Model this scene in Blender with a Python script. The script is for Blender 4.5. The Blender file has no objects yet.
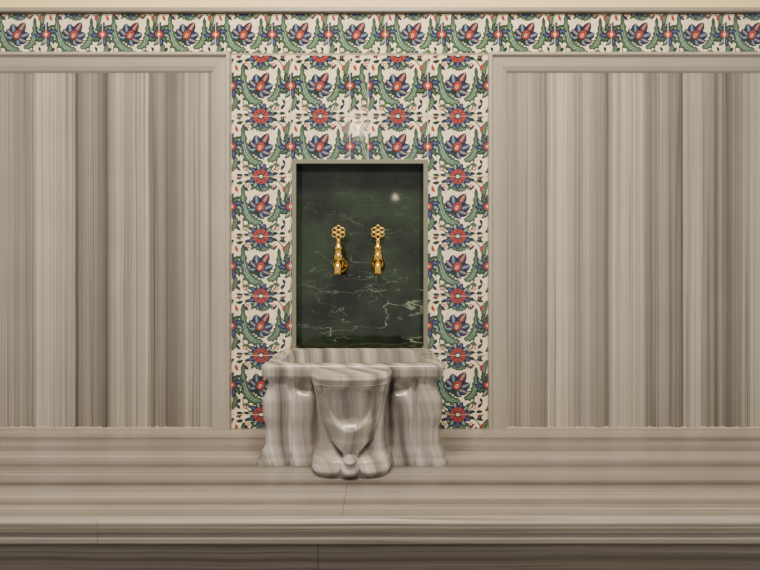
import bpy, bmesh, math, random
from mathutils import Vector, Matrix
random.seed(4)
S=0.0034; F=570.0; D=F*S; ZC=0.95
def X(px,y=0.0): return (px-380)/F*(D+y)
def Z(py,y=0.0): return ZC+(285-py)/F*(D+y)
def lin(c):
    o=[]
    for v in c:
        v=max(0,min(255,v))/255
        o.append(v/12.92 if v<=.04045 else ((v+.055)/1.055)**2.4)
    return (*o,1)
coll=bpy.context.scene.collection
def link(o): coll.objects.link(o); return o

# ---------------- materials
def newmat(name):
    m=bpy.data.materials.new(name); m.use_nodes=True
    return m,m.node_tree,m.node_tree.nodes['Principled BSDF']
def plain(name,rgb,rough=.4,metal=0,coat=0,spec=.5):
    m,nt,b=newmat(name)
    b.inputs['Base Color'].default_value=lin(rgb); b.inputs['Roughness'].default_value=rough
    b.inputs['Metallic'].default_value=metal; b.inputs['Coat Weight'].default_value=coat
    b.inputs['Coat Roughness'].default_value=.05
    b.inputs['Specular IOR Level'].default_value=spec
    return m
def N(nt,t,**k):
    n=nt.nodes.new(t)
    for a,b in k.items(): setattr(n,a,b)
    return n
def M(nt,op,a,b=None,c=None):
    n=N(nt,'ShaderNodeMath',operation=op)
    for i,v in enumerate((a,b,c)):
        if v is None: continue
        if isinstance(v,(int,float)): n.inputs[i].default_value=v
        else: nt.links.new(v,n.inputs[i])
    return n.outputs[0]
TINT=(1,.966,.918)
def marble(name,dirv,lo,hi,stops,tint=TINT,warp=.003,fine=45,rough=.32,streak=.30,along=.12,seed=0,gain=1.6,mid=152,cloud=.05,base=0,rep=1,wsc=2.2):
    m,nt,b=newmat(name); L=nt.links
    tc=N(nt,'ShaderNodeTexCoord')
    dot=N(nt,'ShaderNodeVectorMath',operation='DOT_PRODUCT'); L.new(tc.outputs['Object'],dot.inputs[0]); dot.inputs[1].default_value=dirv
    c=dot.outputs['Value']
    nz=N(nt,'ShaderNodeTexNoise'); nz.inputs['Scale'].default_value=wsc; nz.inputs['Detail'].default_value=2
    mp=N(nt,'ShaderNodeMapping'); mp.inputs['Location'].default_value=(seed*3.1,seed*1.7,seed); L.new(tc.outputs['Object'],mp.inputs[0]); L.new(mp.outputs[0],nz.inputs[0])
    w=M(nt,'MULTIPLY',M(nt,'SUBTRACT',nz.outputs['Fac'],.5),warp*2)
    cw=M(nt,'ADD',c,w)
    f=M(nt,'DIVIDE',M(nt,'SUBTRACT',cw,lo),hi-lo)
    if rep>1: f=M(nt,'PINGPONG',M(nt,'MULTIPLY',f,rep),1.0)
    r=N(nt,'ShaderNodeValToRGB'); L.new(f,r.inputs[0])
    e=r.color_ramp.elements
    stops=sorted(stops)[:32]
    while len(e)<len(stops): e.new(.5)
    for i,(p,l) in enumerate(stops): e[i].position=max(0,min(1,p))
    for i,(p,l) in enumerate(stops):
        ll=mid+(l-mid)*gain+random.uniform(-3,3)+base
        e[i].color=lin((ll*tint[0],ll*tint[1]*random.uniform(.99,1.005),ll*tint[2]*random.uniform(.98,1.02)))
    sep=N(nt,'ShaderNodeSeparateXYZ'); L.new(mp.outputs[0],sep.inputs[0])
    al=sep.outputs[0 if not dirv[0] else 2]
    def lay(fr,alg,z,det,rg):
        cv=N(nt,'ShaderNodeCombineXYZ'); L.new(M(nt,'MULTIPLY',cw,fr),cv.inputs[0]); L.new(M(nt,'MULTIPLY',al,alg),cv.inputs[1]); cv.inputs[2].default_value=z
        n=N(nt,'ShaderNodeTexNoise'); n.inputs['Scale'].default_value=1; n.inputs['Detail'].default_value=det; n.inputs['Roughness'].default_value=rg; L.new(cv.outputs[0],n.inputs[0])
        return n.outputs['Fac']
    def mrange(v,a,b_,c_,d_):
        q=N(nt,'ShaderNodeMapRange'); L.new(v,q.inputs[0])
        for i,x in enumerate((a,b_,c_,d_)): q.inputs[i+1].default_value=x
        return q.outputs[0]
    k1=mrange(lay(fine,along,seed,5,.75),.36,.64,1-streak,1+streak*.75)
    k2=mrange(M(nt,'ABSOLUTE',M(nt,'SUBTRACT',lay(fine*.6,along*.7,seed+4.3,3,.6),.5)),0,.022,1-streak*1.5,1)
    k3=mrange(lay(fine*3.5,along*1.6,seed+9.1,3,.7),.40,.60,1-streak*.5,1+streak*.4)
    n3=N(nt,'ShaderNodeTexNoise'); n3.inputs['Scale'].default_value=7; n3.inputs['Detail'].default_value=7; L.new(mp.outputs[0],n3.inputs[0])
    k4=mrange(n3.outputs['Fac'],.3,.7,1-cloud,1+cloud)
    k=M(nt,'MULTIPLY',M(nt,'MULTIPLY',k1,k2),M(nt,'MULTIPLY',k3,k4))
    vm=N(nt,'ShaderNodeVectorMath',operation='SCALE'); L.new(r.outputs[0],vm.inputs[0]); L.new(k,vm.inputs['Scale'])
    L.new(vm.outputs[0],b.inputs['Base Color'])
    b.inputs['Roughness'].default_value=rough
    return m
def st(lst,a,b): return [((p-a)/(b-a),l) for p,l in lst]
Lst=[(0,158),(10,166),(20,146),(30,150),(37,152),(38.5,174),(50,168),(62,160),(74,168),(76,168),(77,122),(84,140),(92,150),(103,128),(108,116),(112,154),(120,168),(132,152),(135,172),(148,166),(152,136),(160,150),(166,132),(176,126),(184,146),(192,164),(200,150),(207,166),(212,156)]
Rst=[(505,166),(514,152),(528,160),(540,142),(546,144),(547,172),(560,178),(572,170),(578,152),(590,162),(600,146),(607,128),(612,164),(625,170),(642,168),(644,142),(650,132),(656,152),(665,160),(676,142),(681,126),(682,162),(698,166),(708,150),(714,126),(720,142),(726,120),(732,136),(742,152),(750,166),(760,162)]
mL=marble('marble_panel_left',(1,0,0),X(0),X(212),st(Lst,0,212),seed=1)
mR=marble('marble_panel_right',(1,0,0),X(505),X(760),st(Rst,505,760),seed=5)
FT=(1,.965,.90)
mFv=marble('marble_frame_vertical',(1,0,0),-1.4,1.4,[(i/20,172+random.uniform(-6,6)) for i in range(21)],streak=.07,fine=60,tint=FT,seed=2,gain=1)
mFh=marble('marble_frame_horizontal',(0,0,1),Z(76),Z(52),[(0,161),(.3,174),(.6,166),(1,174)],streak=.07,fine=80,tint=FT,seed=3,gain=1)
def by(py): return .486*F/(py-285)-D
Bst=[(428,150),(432,168),(436,166),(438,136),(444,160),(447,150),(450,140),(453,164),(459,160),(462,148),(465,130),(469,150),(475,162),(480,142),(484,120),(488,152),(496,166),(499,150),(503,132),(508,160),(514,144),(519,168)]
BT=(1,.968,.93)
mB=marble('marble_bench_top',(0,-1,0),0,.757,[(-by(p)/.757,l) for p,l in Bst],tint=BT,warp=.004,along=.10,seed=7,fine=42,streak=.26,gain=1.7,wsc=1.2,base=-12)
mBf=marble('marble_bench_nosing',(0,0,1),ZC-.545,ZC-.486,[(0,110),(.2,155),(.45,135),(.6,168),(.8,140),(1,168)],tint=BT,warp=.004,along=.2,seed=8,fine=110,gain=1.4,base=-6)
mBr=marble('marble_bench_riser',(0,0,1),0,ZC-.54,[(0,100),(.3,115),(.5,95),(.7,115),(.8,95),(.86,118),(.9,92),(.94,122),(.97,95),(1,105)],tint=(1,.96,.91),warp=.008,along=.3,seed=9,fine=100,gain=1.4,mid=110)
mK=marble('marble_basin',(.9,.55,.10),-.62,.22,[(i/30,(176 if i%2 else 132)+random.uniform(-22,12)) for i in range(31)],tint=(1,.972,.945),warp=.022,fine=55,along=.8,streak=.20,rough=.2,seed=4,gain=1.4,base=4,cloud=.10,wsc=4)
mFl=marble('marble_floor',(1,0,0),-2,2,[(i/20,random.uniform(130,170)) for i in range(21)],seed=12)
def green():
    m,nt,b=newmat('green_marble'); L=nt.links
    tc=N(nt,'ShaderNodeTexCoord')
    n=N(nt,'ShaderNodeTexNoise'); n.inputs['Scale'].default_value=9; n.inputs['Detail'].default_value=8; L.new(tc.outputs['Object'],n.inputs[0])
    r=N(nt,'ShaderNodeValToRGB'); L.new(n.outputs['Fac'],r.inputs[0])
    e=r.color_ramp.elements; e[0].position=.35; e[0].color=lin((20,29,23)); e[1].position=.7; e[1].color=lin((46,62,46))
    cols=r.outputs[0]
    for sc,rot,wd,st_,seed in ((3.2,.9,.007,.9,0),(6,-.9,.007,.8,3),(9,1.0,.008,.6,7)):
        mp=N(nt,'ShaderNodeMapping'); mp.inputs['Rotation'].default_value=(0,rot,0); mp.inputs['Scale'].default_value=(1,1,2.4); mp.inputs['Location'].default_value=(seed,seed,0)
        L.new(tc.outputs['Object'],mp.inputs[0])
        v=N(nt,'ShaderNodeTexNoise'); v.inputs['Scale'].default_value=sc; v.inputs['Detail'].default_value=4; v.inputs['Distortion'].default_value=.3; L.new(mp.outputs[0],v.inputs[0])
        a=M(nt,'ABSOLUTE',M(nt,'SUBTRACT',v.outputs['Fac'],.5))
        mr=N(nt,'ShaderNodeMapRange'); L.new(a,mr.inputs[0]); mr.inputs[1].default_value=0; mr.inputs[2].default_value=wd; mr.inputs[3].default_value=st_; mr.inputs[4].default_value=0
        g=N(nt,'ShaderNodeTexNoise'); g.inputs['Scale'].default_value=6; L.new(mp.outputs[0],g.inputs[0])
        gr=N(nt,'ShaderNodeMapRange'); L.new(g.outputs['Fac'],gr.inputs[0]); gr.inputs[1].default_value=.48; gr.inputs[2].default_value=.62
        sp_=N(nt,'ShaderNodeSeparateXYZ'); L.new(tc.outputs['Object'],sp_.inputs[0])
        hz=N(nt,'ShaderNodeMapRange'); L.new(sp_.outputs[2],hz.inputs[0]); hz.inputs[1].default_value=ZC+.12; hz.inputs[2].default_value=ZC-.12; hz.inputs[3].default_value=.15; hz.inputs[4].default_value=1
        mx=N(nt,'ShaderNodeMixRGB'); L.new(M(nt,'MULTIPLY',M(nt,'MULTIPLY',mr.outputs[0],gr.outputs[0]),hz.outputs[0]),mx.inputs[0]); L.new(cols,mx.inputs[1]); mx.inputs[2].default_value=lin((185,205,178))
        cols=mx.outputs[0]
    L.new(cols,b.inputs['Base Color']); b.inputs['Roughness'].default_value=.06
    return m
mG=green()
mGe=plain('green_marble_edge',(122,124,108),.35)
def plaster():
    m,nt,b=newmat('cream_plaster'); L=nt.links
    tc=N(nt,'ShaderNodeTexCoord'); n=N(nt,'ShaderNodeTexNoise'); n.inputs['Scale'].default_value=30; L.new(tc.outputs['Object'],n.inputs[0])
    r=N(nt,'ShaderNodeValToRGB'); L.new(n.outputs['Fac'],r.inputs[0]); r.color_ramp.elements[0].color=lin((244,222,164)); r.color_ramp.elements[1].color=lin((254,234,180))
    L.new(r.outputs[0],b.inputs['Base Color']); b.inputs['Roughness'].default_value=.8
    return m
mP=plaster()
mGrout=plain('grout',(200,190,170),.8)
mBrass=plain('polished_brass',(226,184,92),.2,1)
mTrim=marble('marble_trim',(0,0,1),Z(16),Z(8),[(0,120),(.5,160),(1,110)],streak=.1,seed=6,gain=1)

# ---------------- mesh helpers
def obj(name,bm,mats,bevel=0,smooth=False,seg=2):
    me=bpy.data.meshes.new(name)
    if smooth!='raw': bmesh.ops.recalc_face_normals(bm,faces=bm.faces)
    bm.to_mesh(me); bm.free()
    for m in mats: me.materials.append(m)
    if smooth is True:
        for p in me.polygons: p.use_smooth=True
    o=link(bpy.data.objects.new(name,me))
    if bevel:
        b=o.modifiers.new('bevel','BEVEL'); b.width=bevel; b.segments=seg; b.limit_method='ANGLE'
    return o
def box(bm,x0,x1,y0,y1,z0,z1,mi=0):
    v=[bm.verts.new((x,y,z)) for x in (x0,x1) for y in (y0,y1) for z in (z0,z1)]
    for q in ((0,1,3,2),(4,6,7,5),(0,4,5,1),(2,3,7,6),(0,2,6,4),(1,5,7,3)):
        f=bm.faces.new([v[i] for i in q]); f.material_index=mi
def poly_sweep(bm,path,prof,mi_list,close=False):
    rings=[]
    n=len(path)
    for i,(x,z) in enumerate(path):
        def nrm(a,b):
            dx,dz=b[0]-a[0],b[1]-a[1]; l=math.hypot(dx,dz); return (dz/l,-dx/l)
        a=nrm(path[i-1],path[i]) if (i>0 or close) else None
        b=nrm(path[i],path[(i+1)%n]) if (i<n-1 or close) else None
        if a is None:a=b
        if b is None:b=a
        mx,mz=a[0]+b[0],a[1]+b[1]; k=2/(mx*mx+mz*mz); mx*=k; mz*=k
        rings.append([bm.verts.new((x+mx*o,y,z+mz*o)) for o,y in prof])
    m=len(prof)
    for i in range(n if close else n-1):
        A,B=rings[i],rings[(i+1)%n]
        for j in range(m):
            f=bm.faces.new((A[j],A[(j+1)%m],B[(j+1)%m],B[j])); f.material_index=mi_list[i]
    if not close:
        bm.faces.new(rings[0]); bm.faces.new(rings[-1][::-1])

# ---------------- room shell
NX0,NX1=X(293),X(427); NZ1=Z(161); NZ0=Z(348); ND=.055
WX=2.0; HC=ZC+1.95
bm=bmesh.new()
box(bm,-WX,NX0,0,.2,0,HC); box(bm,NX1,WX,0,.2,0,HC); box(bm,NX0,NX1,0,.2,NZ1,HC); box(bm,NX0,NX1,0,.2,0,NZ0); box(bm,NX0,NX1,ND+.012,.2,NZ0,NZ1)
obj('wall_back',bm,[mP])
bm=bmesh.new(); box(bm,-WX,WX,-4,0.2,-.1,0); obj('floor',bm,[mFl])
bm=bmesh.new(); box(bm,-WX,WX,-4,.2,HC,HC+.1); obj('ceiling',bm,[mP])
bm=bmesh.new(); box(bm,-WX,WX,-.022,0,Z(14.5),Z(10)); obj('trim_1',bm,[mTrim],.003)

# ---------------- niche
bm=bmesh.new()
t=.012
box(bm,NX0,NX1,ND,ND+.012,NZ0,NZ1,0)
def lin_box(x0,x1,z0,z1):
    box(bm,x0,x1,-.012,ND,z0,z1,0)
lin_box(NX0,NX0+t,NZ0,NZ1); lin_box(NX1-t,NX1,NZ0,NZ1); lin_box(NX0+t,NX1-t,NZ1-t,NZ1); lin_box(NX0+t,NX1-t,NZ0-.01,NZ0)
box(bm,NX0-.002,NX0+t+.001,-.016,-.012,NZ0,NZ1+.002,1); box(bm,NX1-t-.001,NX1+.002,-.016,-.012,NZ0,NZ1+.002,1); box(bm,NX0+t+.001,NX1-t-.001,-.016,-.012,NZ1-t-.000,NZ1+.002,1)
obj('green_marble_niche',bm,[mG,mGe],.0008)

# ---------------- marble wall panels
def panel(name,x0,x1,seams,mat,outerx):
    bm=bmesh.new()
    xs=[x0]+seams+[x1]; zt=Z(70); zb=Z(428)
    for a,b in zip(xs[:-1],xs[1:]):
        box(bm,a+.0004,b-.0004,-.008-random.uniform(0,.001),0,zb,zt,0)
    fw=X(231)-X(212)
    prof=[(0,0),(0,-.028),(.010,-.031),(.014,-.022),(fw-.020,-.020),(fw-.006,-.014),(fw,-.009),(fw,0)]
    a,b=outerx
    path=[(a,zb),(a,Z(55)),(b,Z(55)),(b,zb)]
    poly_sweep(bm,path,prof,[1,2,1])
    n=90
    for i in range(n):
        xa=x0+(x1-x0)*i/n; xb=x0+(x1-x0)*(i+1)/n
        box(bm,xa,xb,-.0105,0,zb,zb+random.uniform(.003,.008),3)
    return obj(name,bm,[mat,mFv,mFh,mGrout],.0008)
panel('marble_wall_panel',X(-180),X(212)+.003,[X(-90),X(-40),X(38),X(76.5),X(116),X(167)],mL,(X(-200),X(231.5)))
panel('marble_wall_panel',X(507)-.003,X(940),[X(546.5),X(590),X(643),X(681.5),X(714),X(800),X(860)],mR,(X(487.5),X(960)))

# ---------------- Iznik tiles
cols={'cream':(250,238,208),'navy':(36,40,72),'blue':(66,84,128),'green':(66,98,74),'dgreen':(32,52,46),'red':(160,60,50),'teal':(132,164,146),'white':(246,240,226),'purple':(90,64,98)}
keys=list(cols); tmats=[plain('glaze_'+k,cols[k],.13,0,.3) for k in keys]
for m in tmats:
    nt=m.node_tree; b=nt.nodes['Principled BSDF']; base=b.inputs['Base Color'].default_value[:]
    tc=N(nt,'ShaderNodeTexCoord'); n=N(nt,'ShaderNodeTexNoise'); n.inputs['Scale'].default_value=60; nt.links.new(tc.outputs['Object'],n.inputs[0])
    mr=N(nt,'ShaderNodeMapRange'); nt.links.new(n.outputs['Fac'],mr.inputs[0]); mr.inputs[1].default_value=.3;mr.inputs[2].default_value=.7;mr.inputs[3].default_value=.88; mr.inputs[4].default_value=1.12
    vm=N(nt,'ShaderNodeVectorMath',operation='SCALE'); vm.inputs[0].default_value=base[:3]; nt.links.new(mr.outputs[0],vm.inputs['Scale']); nt.links.new(vm.outputs[0],b.inputs['Base Color'])
shapes=[]
def ell(c,cx,cy,rx,ry,a=0,layer=2,n=12):
    ca,sa=math.cos(a),math.sin(a)
    shapes.append((c,[(cx+rx*math.cos(t)*ca-ry*math.sin(t)*sa,cy+rx*math.cos(t)*sa+ry*math.sin(t)*ca) for t in [2*math.pi*i/n for i in range(n)]],layer))
def bez(p0,p1,p2,n=12):
    return [((1-t)**2*p0[0]+2*t*(1-t)*p1[0]+t*t*p2[0],(1-t)**2*p0[1]+2*t*(1-t)*p1[1]+t*t*p2[1]) for t in [i/n for i in range(n+1)]]
def ribbon(c,pts,wf,layer,serr=0):
    L_,R_=[],[]; n=len(pts)-1
    for i,p in enumerate(pts):
        a=pts[max(0,i-1)]; b=pts[min(n,i+1)]; dx,dy=b[0]-a[0],b[1]-a[1]; l=math.hypot(dx,dy) or 1
        w=wf(i/n); w*= (1+serr*(1 if i%2 else -1))
        L_.append((p[0]-dy/l*w,p[1]+dx/l*w)); R_.append((p[0]+dy/l*w,p[1]-dx/l*w))
    for i in range(n):
        shapes.append((c,[L_[i],L_[i+1],R_[i+1],R_[i]],layer))
def sazleaf(p0,p1,p2,w,inner='teal',lay=2,body='green'):
    pts=bez(p0,p1,p2,16); f=lambda t:w*math.sin(math.pi*min(1,t**.8))**.75+.001
    ribbon('dgreen',pts,lambda t:f(t)+.012,lay,.25)
    ribbon(body,pts,lambda t:f(t)*.9,lay+.4,.3)
    ribbon(inner,pts,lambda t:f(t)*.36,lay+.6,.2)
    ribbon('dgreen',pts,lambda t:.006,lay+.8)
def stem(p0,p1,p2,w=.009,c='dgreen'): ribbon(c,bez(p0,p1,p2,10),lambda t:w,1)
def leaflet(x,y,a,l,w,c='green',lay=2,bend=.5):
    p0=(x,y);p2=(x+l*math.cos(a),y+l*math.sin(a)); p1=(x+l*.5*math.cos(a+bend),y+l*.5*math.sin(a+bend))
    ribbon(c,bez(p0,p1,p2,6),lambda t:w*math.sin(math.pi*t)+.001,lay)
def carnation(cx,cy,R,sq=.94):
    ell('navy',cx,cy,R*.86,R*.86*sq,0,2.95,20)
    for i in range(11):
        a=2*math.pi*i/11+.13; ell('navy',cx+R*.8*math.cos(a),cy+R*.8*math.sin(a)*sq,R*.30,R*.20,a,3,8)
    for i in range(11):
        a=2*math.pi*i/11+.13; ell(('blue','teal')[i%2],cx+R*.82*math.cos(a),cy+R*.82*math.sin(a)*sq,R*.19,R*.10,a,4,8)
    ell('red',cx,cy,R*.62,R*.60*sq,0,6,16)
    for i in range(8):
        a=2*math.pi*i/8; ell('navy',cx+R*.44*math.cos(a),cy+R*.44*math.sin(a)*sq,R*.09,R*.06,a,6.5,6)
    ell('navy',cx,cy,R*.30,R*.28*sq,0,7,8); ell('cream',cx,cy,R*.16,R*.14*sq,0,7.5,8)
def palmette(cx,cy,R,a0):
    def P(u,v): return (cx+u*math.cos(a0)-v*math.sin(a0),cy+u*math.sin(a0)+v*math.cos(a0))
    ell('navy',cx,cy,R*.80,R*.86,a0,2.95,16)
    for k,(ang,l) in enumerate(((-2.2,1.0),(2.2,1.0),(-1.5,1.08),(1.5,1.08),(-.8,1.15),(.8,1.15),(0,1.45))):
        p0=P(-R*.25,0);p2=P(R*l*math.cos(ang)-R*.1,R*l*math.sin(ang)); mid=P(R*l*.6*math.cos(ang*1.25),R*l*.75*math.sin(ang*1.25))
        ribbon('navy',bez(p0,mid,p2,8),lambda t:R*.38*math.sin(math.pi*min(1,t*.92+.05))+.002,3)
        ribbon(('blue','purple','blue','red')[k//2],bez(p0,mid,p2,8),lambda t:R*.17*math.sin(math.pi*t)+.001,4)
        ribbon('teal',bez(p0,mid,p2,8),lambda t:R*.05*math.sin(math.pi*t)+.001,4.5)
    p=P(R*.02,0); ell('navy',p[0],p[1],R*.54,R*.44,a0,5); ell('red',p[0],p[1],R*.43,R*.33,a0,6); p=P(-R*.05,0); ell('cream',p[0],p[1],R*.18,R*.11,a0,7,8); ell('navy',p[0],p[1],R*.10,R*.07,a0,7.5,8)
    p=P(-R*.6,0); ell('dgreen',p[0],p[1],R*.26,R*.34,a0,5,8)
def starf(cx,cy,k=1.0):
    for i in range(11):
        a=math.pi/2+2*math.pi*i/11
        leaflet(cx+.05*k*math.cos(a),cy+.05*k*math.sin(a),a-.25,.15*k,.036*k,('navy','dgreen','navy')[i%3],3.1)
        leaflet(cx+.06*k*math.cos(a),cy+.06*k*math.sin(a),a-.25,.11*k,.016*k,('blue','green','teal')[i%3],4)
    ell('navy',cx,cy,.090*k,.080*k,0,5); ell('red',cx,cy,.064*k,.056*k,0,6); ell('cream',cx,cy,.026*k,.024*k,0,7,8)
def motif(ox,oy):
    q=lambda a,b:(ox+a,oy+b)
    stem(q(0,-.5),q(.30,-.46),q(.26,-.16)); stem(q(0,-.5),q(-.34,-.44),q(-.30,-.2))
    stem(q(0,.5),q(-.26,.5),q(-.32,.24)); stem(q(0,.5),q(.28,.52),q(.40,.26))
    stem(q(-.12,-.1),q(-.3,.06),q(-.5,0)); stem(q(.1,-.1),q(.3,-.14),q(.5,0)); stem(q(.0,.25),q(.02,.35),q(0,.5))
    sazleaf(q(.04,-.27),q(-.34,-.32),q(-.30,.37),.076)
    sazleaf(q(.10,-.22),q(.34,-.26),q(.30,.30),.056)
    sazleaf(q(.16,.34),q(.02,.22),q(-.18,.38),.034,'teal',2.1)
    for s in (1,-1):
        sazleaf(q(s*.5-.05,.16),q(s*.5-.12,.30),q(s*.5+.04,.44),.036,'teal',2.1)
        sazleaf(q(s*.5+.05,-.16),q(s*.5+.12,-.30),q(s*.5-.04,-.44),.036,'teal',2.1)
    palmette(ox-.01,oy-.01,.195,math.radians(58))
    for s in (1,-1):
        f=lambda a:a if s>0 else math.pi-a
        for (u,v,a,l,w,c) in ((.20,-.30,-.3,.13,.030,'green'),(.30,.42,-.2,.13,.030,'dgreen'),(.34,-.40,.9,.12,.026,'navy'),(.38,.24,1.2,.12,.026,'red'),(.36,-.22,-1.2,.10,.024,'dgreen'),(.20,.26,.8,.12,.026,'navy'),(.30,-.47,.1,.12,.028,'dgreen')):
            leaflet(*q(s*u,v),f(a),l,w,c,2.9)
        for (u,v,r,c,c2) in ((.37,.49,.050,'navy','red'),(.27,-.37,.038,'red','cream'),(.22,.34,.034,'red','cream')):
            for i in range(5):
                a=2*math.pi*i/5; ell(c,ox+s*u+r*.6*math.cos(a),oy+v+r*.6*math.sin(a),r*.5,r*.4,a,4.6,6)
            ell(c2,ox+s*u,oy+v,r*.45,r*.45,0,5,8)
    for s in (-1,1):
        carnation(ox,oy+.5*s,.215)
        for a in (.15,math.pi-.15,-.3,math.pi+.3,.7,math.pi-.7,-.9,math.pi+.9): leaflet(ox+.18*math.cos(a),oy+.5*s+.17*math.sin(a),a,.12,.030,'dgreen' if abs(math.sin(a))<.4 else 'green',2.8)
        starf(ox+.5*s,oy,1.15)
motif(0,0)
def clip(pts,x0,x1,y0,y1):
    for ax,lim,sg in ((0,x0,1),(0,x1,-1),(1,y0,1),(1,y1,-1)):
        out=[]
        n=len(pts)
        for i in range(n):
            a,b=pts[i-1],pts[i]; da=(a[ax]-lim)*sg; db=(b[ax]-lim)*sg
            if (da>=0)!=(db>=0):
                t=da/(da-db); out.append((a[0]+(b[0]-a[0])*t,a[1]+(b[1]-a[1])*t))
            if db>=0: out.append(b)
        pts=out
        if len(pts)<3: return None
    return pts
bm=bmesh.new()
TY=-.008
def tile(cx,cz,w,h,r):
    tx,tz=random.uniform(-.0035,.0035),random.uniform(-.0035,.0035); g=.0004
    mx=cx+w*(r[0]+r[1])/2; mz=cz+h*(r[2]+r[3])/2
    def pos(u,v,d=0):
        x=cx+u*w; z=cz+v*h
        return (x,TY-d+(x-mx)*tx+(z-mz)*tz,z)
    e=g/w; c=.0014/w
    x0,x1,y0,y1=r[0]+e,r[1]-e,r[2]+e,r[3]-e
    A=[bm.verts.new(pos(u,v,-.0075)) for u,v in ((x0,y0),(x1,y0),(x1,y1),(x0,y1))]
    B=[bm.verts.new(pos(u,v,-.0012)) for u,v in ((x0,y0),(x1,y0),(x1,y1),(x0,y1))]
    i0,i1,j0,j1=x0+c*.5,x1-c*.5,y0+c*.5,y1-c*.5
    C=[bm.verts.new(pos(u,v)) for u,v in ((i0,j0),(i1,j0),(i1,j1),(i0,j1))]
    for P,Q in ((A,B),(B,C)):
        for i in range(4): bm.faces.new((P[i],P[(i+1)%4],Q[(i+1)%4],Q[i]))
    bm.faces.new(C)
    for c_,pts,lay in shapes:
        p=clip(pts,i0,i1,j0,j1)
        if not p: continue
        o=[]
        for a in p:
            if not o or abs(a[0]-o[-1][0])+abs(a[1]-o[-1][1])>1e-6: o.append(a)
        if len(o)>2 and abs(o[0][0]-o[-1][0])+abs(o[0][1]-o[-1][1])<1e-6: o.pop()
        if len(o)<3: continue
        ar=sum(o[i-1][0]*o[i][1]-o[i][0]*o[i-1][1] for i in range(len(o)))
        if abs(ar)<1e-7: continue
        if ar<0: o=o[::-1]
        f=bm.faces.new([bm.verts.new(pos(a[0],a[1],.00006*lay)) for a in o]); f.material_index=keys.index(c_)
TW=59.3; w=TW*S
rows=[(56,117),(117,177),(177,236.5),(236.5,296),(296,355),(355,414),(414,428)]
colsx=[(232,291),(291,350),(350,368),(368,427.5),(427.5,487.5)]
for ri,(ya,yb) in enumerate(rows):
    for ci,(xa,xb) in enumerate(colsx):
        h=(60 if yb-ya<50 else yb-ya)*S; r=[-.5,.5,-.5,.5]
        ww=(xb-xa)*S; cx=X((xa+xb)/2); cz=Z((ya+yb)/2)
        if ri==6: cz=Z(ya+30); r[2]=.5-(yb-ya)/60
        if ci==2: ww=w; cx=X(xa)+w/2; r[1]=-.5+(xb-xa)/TW
        def emit(px0,px1,py0,py1):
            px0=max(px0,xa);px1=min(px1,xb);py0=max(py0,ya);py1=min(py1,yb)
            if px1-px0<1.5 or py1-py0<1.5: return
            tile(cx,cz,ww,h,((X(px0)-cx)/ww,(X(px1)-cx)/ww,(Z(py1)-cz)/h,(Z(py0)-cz)/h))
        if xb>294 and xa<426 and yb>162 and ya<347:
            emit(xa,xb,ya,161); emit(xa,xb,349,yb); emit(xa,293,161,349); emit(427,xb,161,349)
        else: emit(xa,xb,ya,yb)
P=56.3; bh=56*S
for k in range(-4,18):
    cx=X(75.5+P*k); cz=Z(35.5)
    tile(cx,cz,P*S,bh,(-.5,.5,(Z(54.5)-cz)/bh,(Z(15)-cz)/bh))
obj('iznik_wall_tiles',bm,tmats,smooth='raw')
bm=bmesh.new()
box(bm,X(231.5),NX0,-.004,0,Z(428),Z(55)); box(bm,NX1,X(487.5),-.004,0,Z(428),Z(55)); box(bm,NX0,NX1,-.004,0,NZ1,Z(55)); box(bm,NX0,NX1,-.004,0,Z(428),NZ0-.01)
box(bm,X(-200),X(960),-.004,0,Z(55),Z(15))
obj('trim_2',bm,[mGrout])

# ---------------- bench
ZB=ZC-.486; BF=.757
bm=bmesh.new()
sy=by(484); sx=-.08
box(bm,-WX,WX,sy+.0003,0,ZB-.05,ZB,0)
xs=[-WX,-1.3,sx,1.28,WX]
for a,b in zip(xs[:-1],xs[1:]):
    box(bm,a+.0003,b-.0003,-BF+.012,sy-.0003,ZB-.055,ZB,0)
xn=[-WX,X(97,-.757),.9,WX]
for a,b in zip(xn[:-1],xn[1:]):
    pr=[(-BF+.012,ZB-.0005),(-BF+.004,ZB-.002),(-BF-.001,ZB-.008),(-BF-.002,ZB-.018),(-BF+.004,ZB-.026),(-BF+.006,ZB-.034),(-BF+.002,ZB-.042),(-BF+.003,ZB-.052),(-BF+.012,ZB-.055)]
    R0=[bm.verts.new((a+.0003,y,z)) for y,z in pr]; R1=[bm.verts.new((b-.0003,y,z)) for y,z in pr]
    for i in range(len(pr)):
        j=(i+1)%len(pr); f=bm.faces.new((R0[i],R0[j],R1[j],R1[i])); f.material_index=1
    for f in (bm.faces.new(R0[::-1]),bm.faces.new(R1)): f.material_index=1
xr=[-WX,X(318,-.73),1.1,WX]
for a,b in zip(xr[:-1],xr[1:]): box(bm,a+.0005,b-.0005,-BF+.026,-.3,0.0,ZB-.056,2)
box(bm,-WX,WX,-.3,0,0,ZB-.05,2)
obj('marble_bench',bm,[mB,mBf,mBr],.0006)

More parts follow.
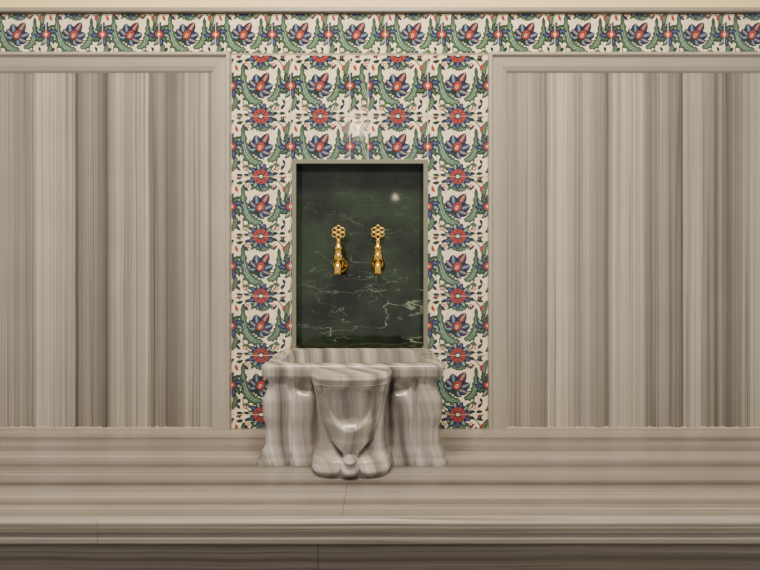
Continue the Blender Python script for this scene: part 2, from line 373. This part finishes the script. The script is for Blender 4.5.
# ---------------- basin
def interp(tab,t):
    for (a,va),(b,vb) in zip(tab[:-1],tab[1:]):
        if t<=b:
            k=(t-a)/(b-a); k=max(0,min(1,k)); k=k*k*(3-2*k); return va+(vb-va)*k
    return tab[-1][1]
def ss(x): x=max(0,min(1,x)); return x*x*(3-2*x)
BX=-.075; Ht=.272
W=.243
def seglist(pts,step=.006):
    out=[]
    for (a,b),(c,d) in zip(pts[:-1],pts[1:]):
        m=max(1,int(math.hypot(c-a,d-b)/step))
        for i in range(m): out.append((a+(c-a)*i/m,b+(d-b)*i/m))
    out.append(pts[-1]); return out
hp=[(W,.012),(W,.372)]
hp+=[(W-.02+.02*math.cos(a),.378+.02*math.sin(a)) for a in [math.pi/2*i/8 for i in range(1,9)]]
hp+=[(.178,.398),(.175,.396),(.171,.388),(.167,.388),(.163,.396),(.160,.398),(.116,.398),(.110,.394),(.100,.372),(.09,.37),(.05,.39),(0,.40)]
half=seglist(hp)
left=[(-x,d) for x,d in half[:-1]]
loop=left+half[::-1]
nb=20
loop+= [(W*(1-2*i/nb),.0) for i in range(0,nb+1)]
n=len(loop)
nr=[]
for i in range(n):
    a=loop[i-2]; b=loop[(i+2)%n]; dx,dy=b[0]-a[0],b[1]-a[1]; l=math.hypot(dx,dy) or 1
    nr.append((-dy/l,dx/l))
prof=[(0,.020),(.03,.019),(.08,.010),(.2,-.004),(.34,-.007),(.5,.002),(.62,.003),(.76,-.010),(.81,-.014),(.845,-.010),(.865,.002),(.88,.005),(.96,.007),(.985,.004),(1,-.002)]
bm=bmesh.new()
rows_=[]
NT=64
for j in range(NT+1):
    t=j/NT; off=interp(prof,t); row=[]
    rim=ss((t-.84)/.03)
    for i,(x,d) in enumerate(loop):
        nx,nd=nr[i]; fx=abs(x)
        if d<.012: xx=(x/W)*(W+off); dd=0
        else:
            k=1 if fx>W-.03 else .45
            xx=x+nx*off*k; dd=d+nd*off*k
            if d>.37 and fx<.165: dd-=.022*math.exp(-((t-.77)/.06)**2)*math.exp(-((fx-.125)/.03)**2)
            if d>.36 and fx<W-.01:
                dd=dd*(1-rim)+(.398+off)*rim
        row.append(bm.verts.new((BX+xx,-dd,ZB+Ht*t)))
    rows_.append(row)
def bridge(A,B,mi=0):
    for i in range(len(A)):
        j=(i+1)%len(A)
        try: f=bm.faces.new((A[i],A[j],B[j],B[i])); f.material_index=mi
        except ValueError: pass
for A,B in zip(rows_[:-1],rows_[1:]): bridge(A,B)
def inner(k,z):
    out=[]
    for (x,d) in loop:
        ang=math.atan2((d-.2)/.165,x/.205)
        c,s=math.cos(ang),math.sin(ang); e=6; r=(abs(c)**e+abs(s)**e)**(-1/e)
        out.append(bm.verts.new((BX+.208*r*c*k,-(.2+.165*r*s*k),z)))
    return out
prev=rows_[-1]
for k,z in ((1.03,Ht),(1.0,Ht-.002),(.985,Ht-.01),(.95,Ht-.07),(.88,Ht-.12),(.7,Ht-.15),(.3,Ht-.16)):
    R=inner(k,ZB+z); bridge(prev,R); prev=R
bm.faces.new(prev); bm.faces.new(rows_[0][::-1])
wt=[(0,.100),(.05,.106),(.13,.104),(.22,.093),(.3,.089),(.5,.090),(.7,.094),(.82,.099),(.9,.105),(.96,.106),(1,.100)]
dt=[(0,.500),(.06,.510),(.14,.500),(.22,.476),(.35,.478),(.55,.495),(.75,.510),(.87,.518),(.905,.540),(.95,.546),(.99,.542),(1,.532)]
tw=[(0,0),(.12,.001),(.18,.018),(.35,.048),(.55,.066),(.75,.076),(.86,.082),(.93,.088),(1,.088)]
NA,NJ=160,190; G=[]
H2=Ht-.006
for j in range(NJ+1):
    t=j/NJ; wv=interp(wt,t); dv=interp(dt,t); tv=interp(tw,t); row=[]
    for i in range(NA+1):
        a=-math.pi/2+math.pi*i/NA; sn,cs=math.sin(a),math.cos(a)
        x=wv*math.copysign(abs(sn)**.85,sn); d=.37+(dv-.37)*max(cs,0)**.42
        rel=0
        fx=abs(x); zz=t*H2
        if .1<t<.9 and tv>.002:
            s=tv-fx; m=ss(s/.006+.5)*ss((t-.12)/.06)
            rel+=.014*m*(1-.5*ss((t-.8)/.1))+ .024*m*max(0,1-(fx/max(tv,.01))**2)*math.exp(-((t-.40)/.22)**2)
            rel-=.012*math.exp(-((s+.006)/.005)**2)*ss((t-.14)/.06)*(1-ss((t-.84)/.05))
            s2=tv*.70-fx*1.0-.040*ss((.66-t)/.34)
            rel-=.024*ss(s2/.016+.3)*ss((t-.44)/.14)*(1-ss((t-.80)/.08))
            rel+=.010*math.exp(-(fx/.012)**2)*ss((t-.56)/.1)*(1-ss((t-.78)/.08))
        u=(fx-.062)/.042; v=(zz-.024-(.064-fx)*.30)/.034
        r2=u*u+v*v
        if r2<1: rel=max(rel,0)+.012*(1-r2)**.6
        r2=(x/.025)**2+((zz-.030)/.030)**2
        if r2<1: rel=max(rel,0)+.020*math.sqrt(1-r2)
        r2=((fx-.088)/.018)**2+((zz-.224)/.016)**2
        if r2<1: rel+=.010*math.sqrt(1-r2)
        row.append(bm.verts.new((BX+x,-(d+rel*(cs**.3 if cs>0 else 0)),ZB+zz)))
    G.append(row)
for A,B in zip(G[:-1],G[1:]):
    for i in range(NA): bm.faces.new((A[i],A[i+1],B[i+1],B[i]))
bm.faces.new(G[0]); bm.faces.new(G[-1])
for A,B in zip(G[:-1],G[1:]): bm.faces.new((A[0],B[0],B[-1],A[-1]))
o=obj('marble_washbasin',bm,[mK],smooth=True)
with bpy.context.temp_override(object=o,selected_editable_objects=[o],active_object=o):
    bpy.ops.object.shade_smooth_by_angle(angle=math.radians(50))

# ---------------- faucets
def lathe(bm,prof,mat,seg=28):
    rings=[]
    for r,h in prof:
        rings.append([bm.verts.new(mat@Vector((r*math.cos(2*math.pi*i/seg),r*math.sin(2*math.pi*i/seg),h))) for i in range(seg)])
    for A,B in zip(rings[:-1],rings[1:]):
        for i in range(seg): bm.faces.new((A[i],A[(i+1)%seg],B[(i+1)%seg],B[i]))
    bm.faces.new(rings[0][::-1]); bm.faces.new(rings[-1])
def tube(bm,pts,rad,seg=16,closed=False):
    rings=[];n=len(pts)
    for i,p in enumerate(pts):
        p=Vector(p); a=Vector(pts[i-1] if (i or closed) else pts[0]); b=Vector(pts[(i+1)%n] if (i<n-1 or closed) else pts[-1]); T=(b-a).normalized()
        up=Vector((1,0,0)) if abs(T.x)<.9 else Vector((0,0,1))
        if closed: up=Vector((0,1,0))
        u=T.cross(up).normalized(); v=T.cross(u)
        r=rad[i] if isinstance(rad,list) else rad
        rings.append([bm.verts.new(p+u*r*math.cos(2*math.pi*k/seg)+v*r*math.sin(2*math.pi*k/seg)) for k in range(seg)])
    for i in range(n if closed else n-1):
        A,B=rings[i],rings[(i+1)%n]
        for k in range(seg): bm.faces.new((A[k],A[(k+1)%seg],B[(k+1)%seg],B[k]))
    if not closed: bm.faces.new(rings[0][::-1]); bm.faces.new(rings[-1])
def ring(bm,c,R,r):
    tube(bm,[(c[0]+R*math.cos(2*math.pi*i/20),c[1],c[2]+R*math.sin(2*math.pi*i/20)) for i in range(20)],r,10,True)
bm=bmesh.new()
toF=Matrix.Rotation(math.pi/2,4,'X')
lathe(bm,[(.026,0),(.026,.004),(.022,.009),(.014,.013),(.0115,.02),(.0115,.055),(.015,.06),(.015,.068),(.0125,.074),(.0135,.10),(.019,.115),(.020,.13),(.015,.142)],toF)
C=Matrix.Translation((0,-.125,0))
lathe(bm,[(.010,-.016),(.018,-.010),(.021,0),(.019,.012),(.014,.018),(.0165,.022),(.0165,.028),(.012,.033),(.0115,.046),(.0145,.05),(.0145,.056),(.009,.061),(.0065,.072),(.008,.075),(.0055,.079),(.0045,.084)],C)
sp=[(0,-.13,0)]+[(0,-.135-.030*math.sin(a),.004-.030*(1-math.cos(a))) for a in [math.pi/2*i/8 for i in range(1,9)]]+[(0,-.165,-.034)]
tube(bm,sp,[.015,.015,.014,.013,.0125,.012,.0115,.011,.011,.014],20)
hc=(0,-.125,.104)
ring(bm,hc,.0065,.0024)
for i in range(6):
    a=math.pi/2+math.pi/3*i; ring(bm,(hc[0]+.0155*math.cos(a),hc[1],hc[2]+.0155*math.sin(a)),.0068,.0024)
for i in range(6):
    a=math.pi/2+math.pi/3*(i+.5)
    tube(bm,[(hc[0]+.004*math.cos(a),hc[1],hc[2]+.004*math.sin(a)),(hc[0]+.021*math.cos(a),hc[1],hc[2]+.021*math.sin(a))],.002,8)
f1=obj('brass_faucet',bm,[mBrass],smooth=True)
f1.location=(-.136,ND,ZC+.068)
f2=link(bpy.data.objects.new('brass_faucet',f1.data)); f2.location=(-.007,ND,ZC+.069)

# ---------------- lamps
mGlow,nt,b=newmat('lamp_glass'); b.inputs['Emission Color'].default_value=(1,.84,.6,1); b.inputs['Emission Strength'].default_value=50; b.inputs['Base Color'].default_value=(1,.9,.7,1)
def pendant(loc,r):
    bm=bmesh.new()
    bmesh.ops.create_uvsphere(bm,u_segments=24,v_segments=14,radius=r)
    n0=len(bm.faces)
    lathe(bm,[(r*.5,r*.85),(r*.55,r*1.05),(r*.2,r*1.4),(.004,r*1.5),(.004,HC-loc[2]-.02),(.04,HC-loc[2]-.015),(.04,HC-loc[2])],Matrix.Identity(4),16)
    bm.faces.ensure_lookup_table()
    for f in bm.faces[n0:]: f.material_index=1
    o=obj('pendant_lamp',bm,[mGlow,mBrass],smooth=True); o.location=loc
pendant((.114,-2.2,ZC+.655),.014)
pendant((-.137,-1.6,ZC+.965),.035)
def area(name,loc,rot,sx_,sy_,e,col):
    l=bpy.data.lights.new(name,'AREA'); l.shape='RECTANGLE'; l.size=sx_; l.size_y=sy_; l.energy=e; l.color=col
    o=link(bpy.data.objects.new(name,l)); o.location=loc; o.rotation_euler=rot
area('ceiling_light',(-.1,-1.25,HC-.03),(math.radians(16),0,0),1.2,.6,108,(1,.875,.70))
wd=bpy.data.worlds.new('world'); bpy.context.scene.world=wd; wd.use_nodes=True
wd.node_tree.nodes['Background'].inputs[0].default_value=(1,.93,.85,1); wd.node_tree.nodes['Background'].inputs[1].default_value=.8

cam=bpy.data.cameras.new('camera'); cam.lens=36*F/760; cam.sensor_width=36
co=link(bpy.data.objects.new('camera',cam)); co.location=(0,-D,ZC); co.rotation_euler=(math.pi/2,0,0)
bpy.context.scene.camera=co
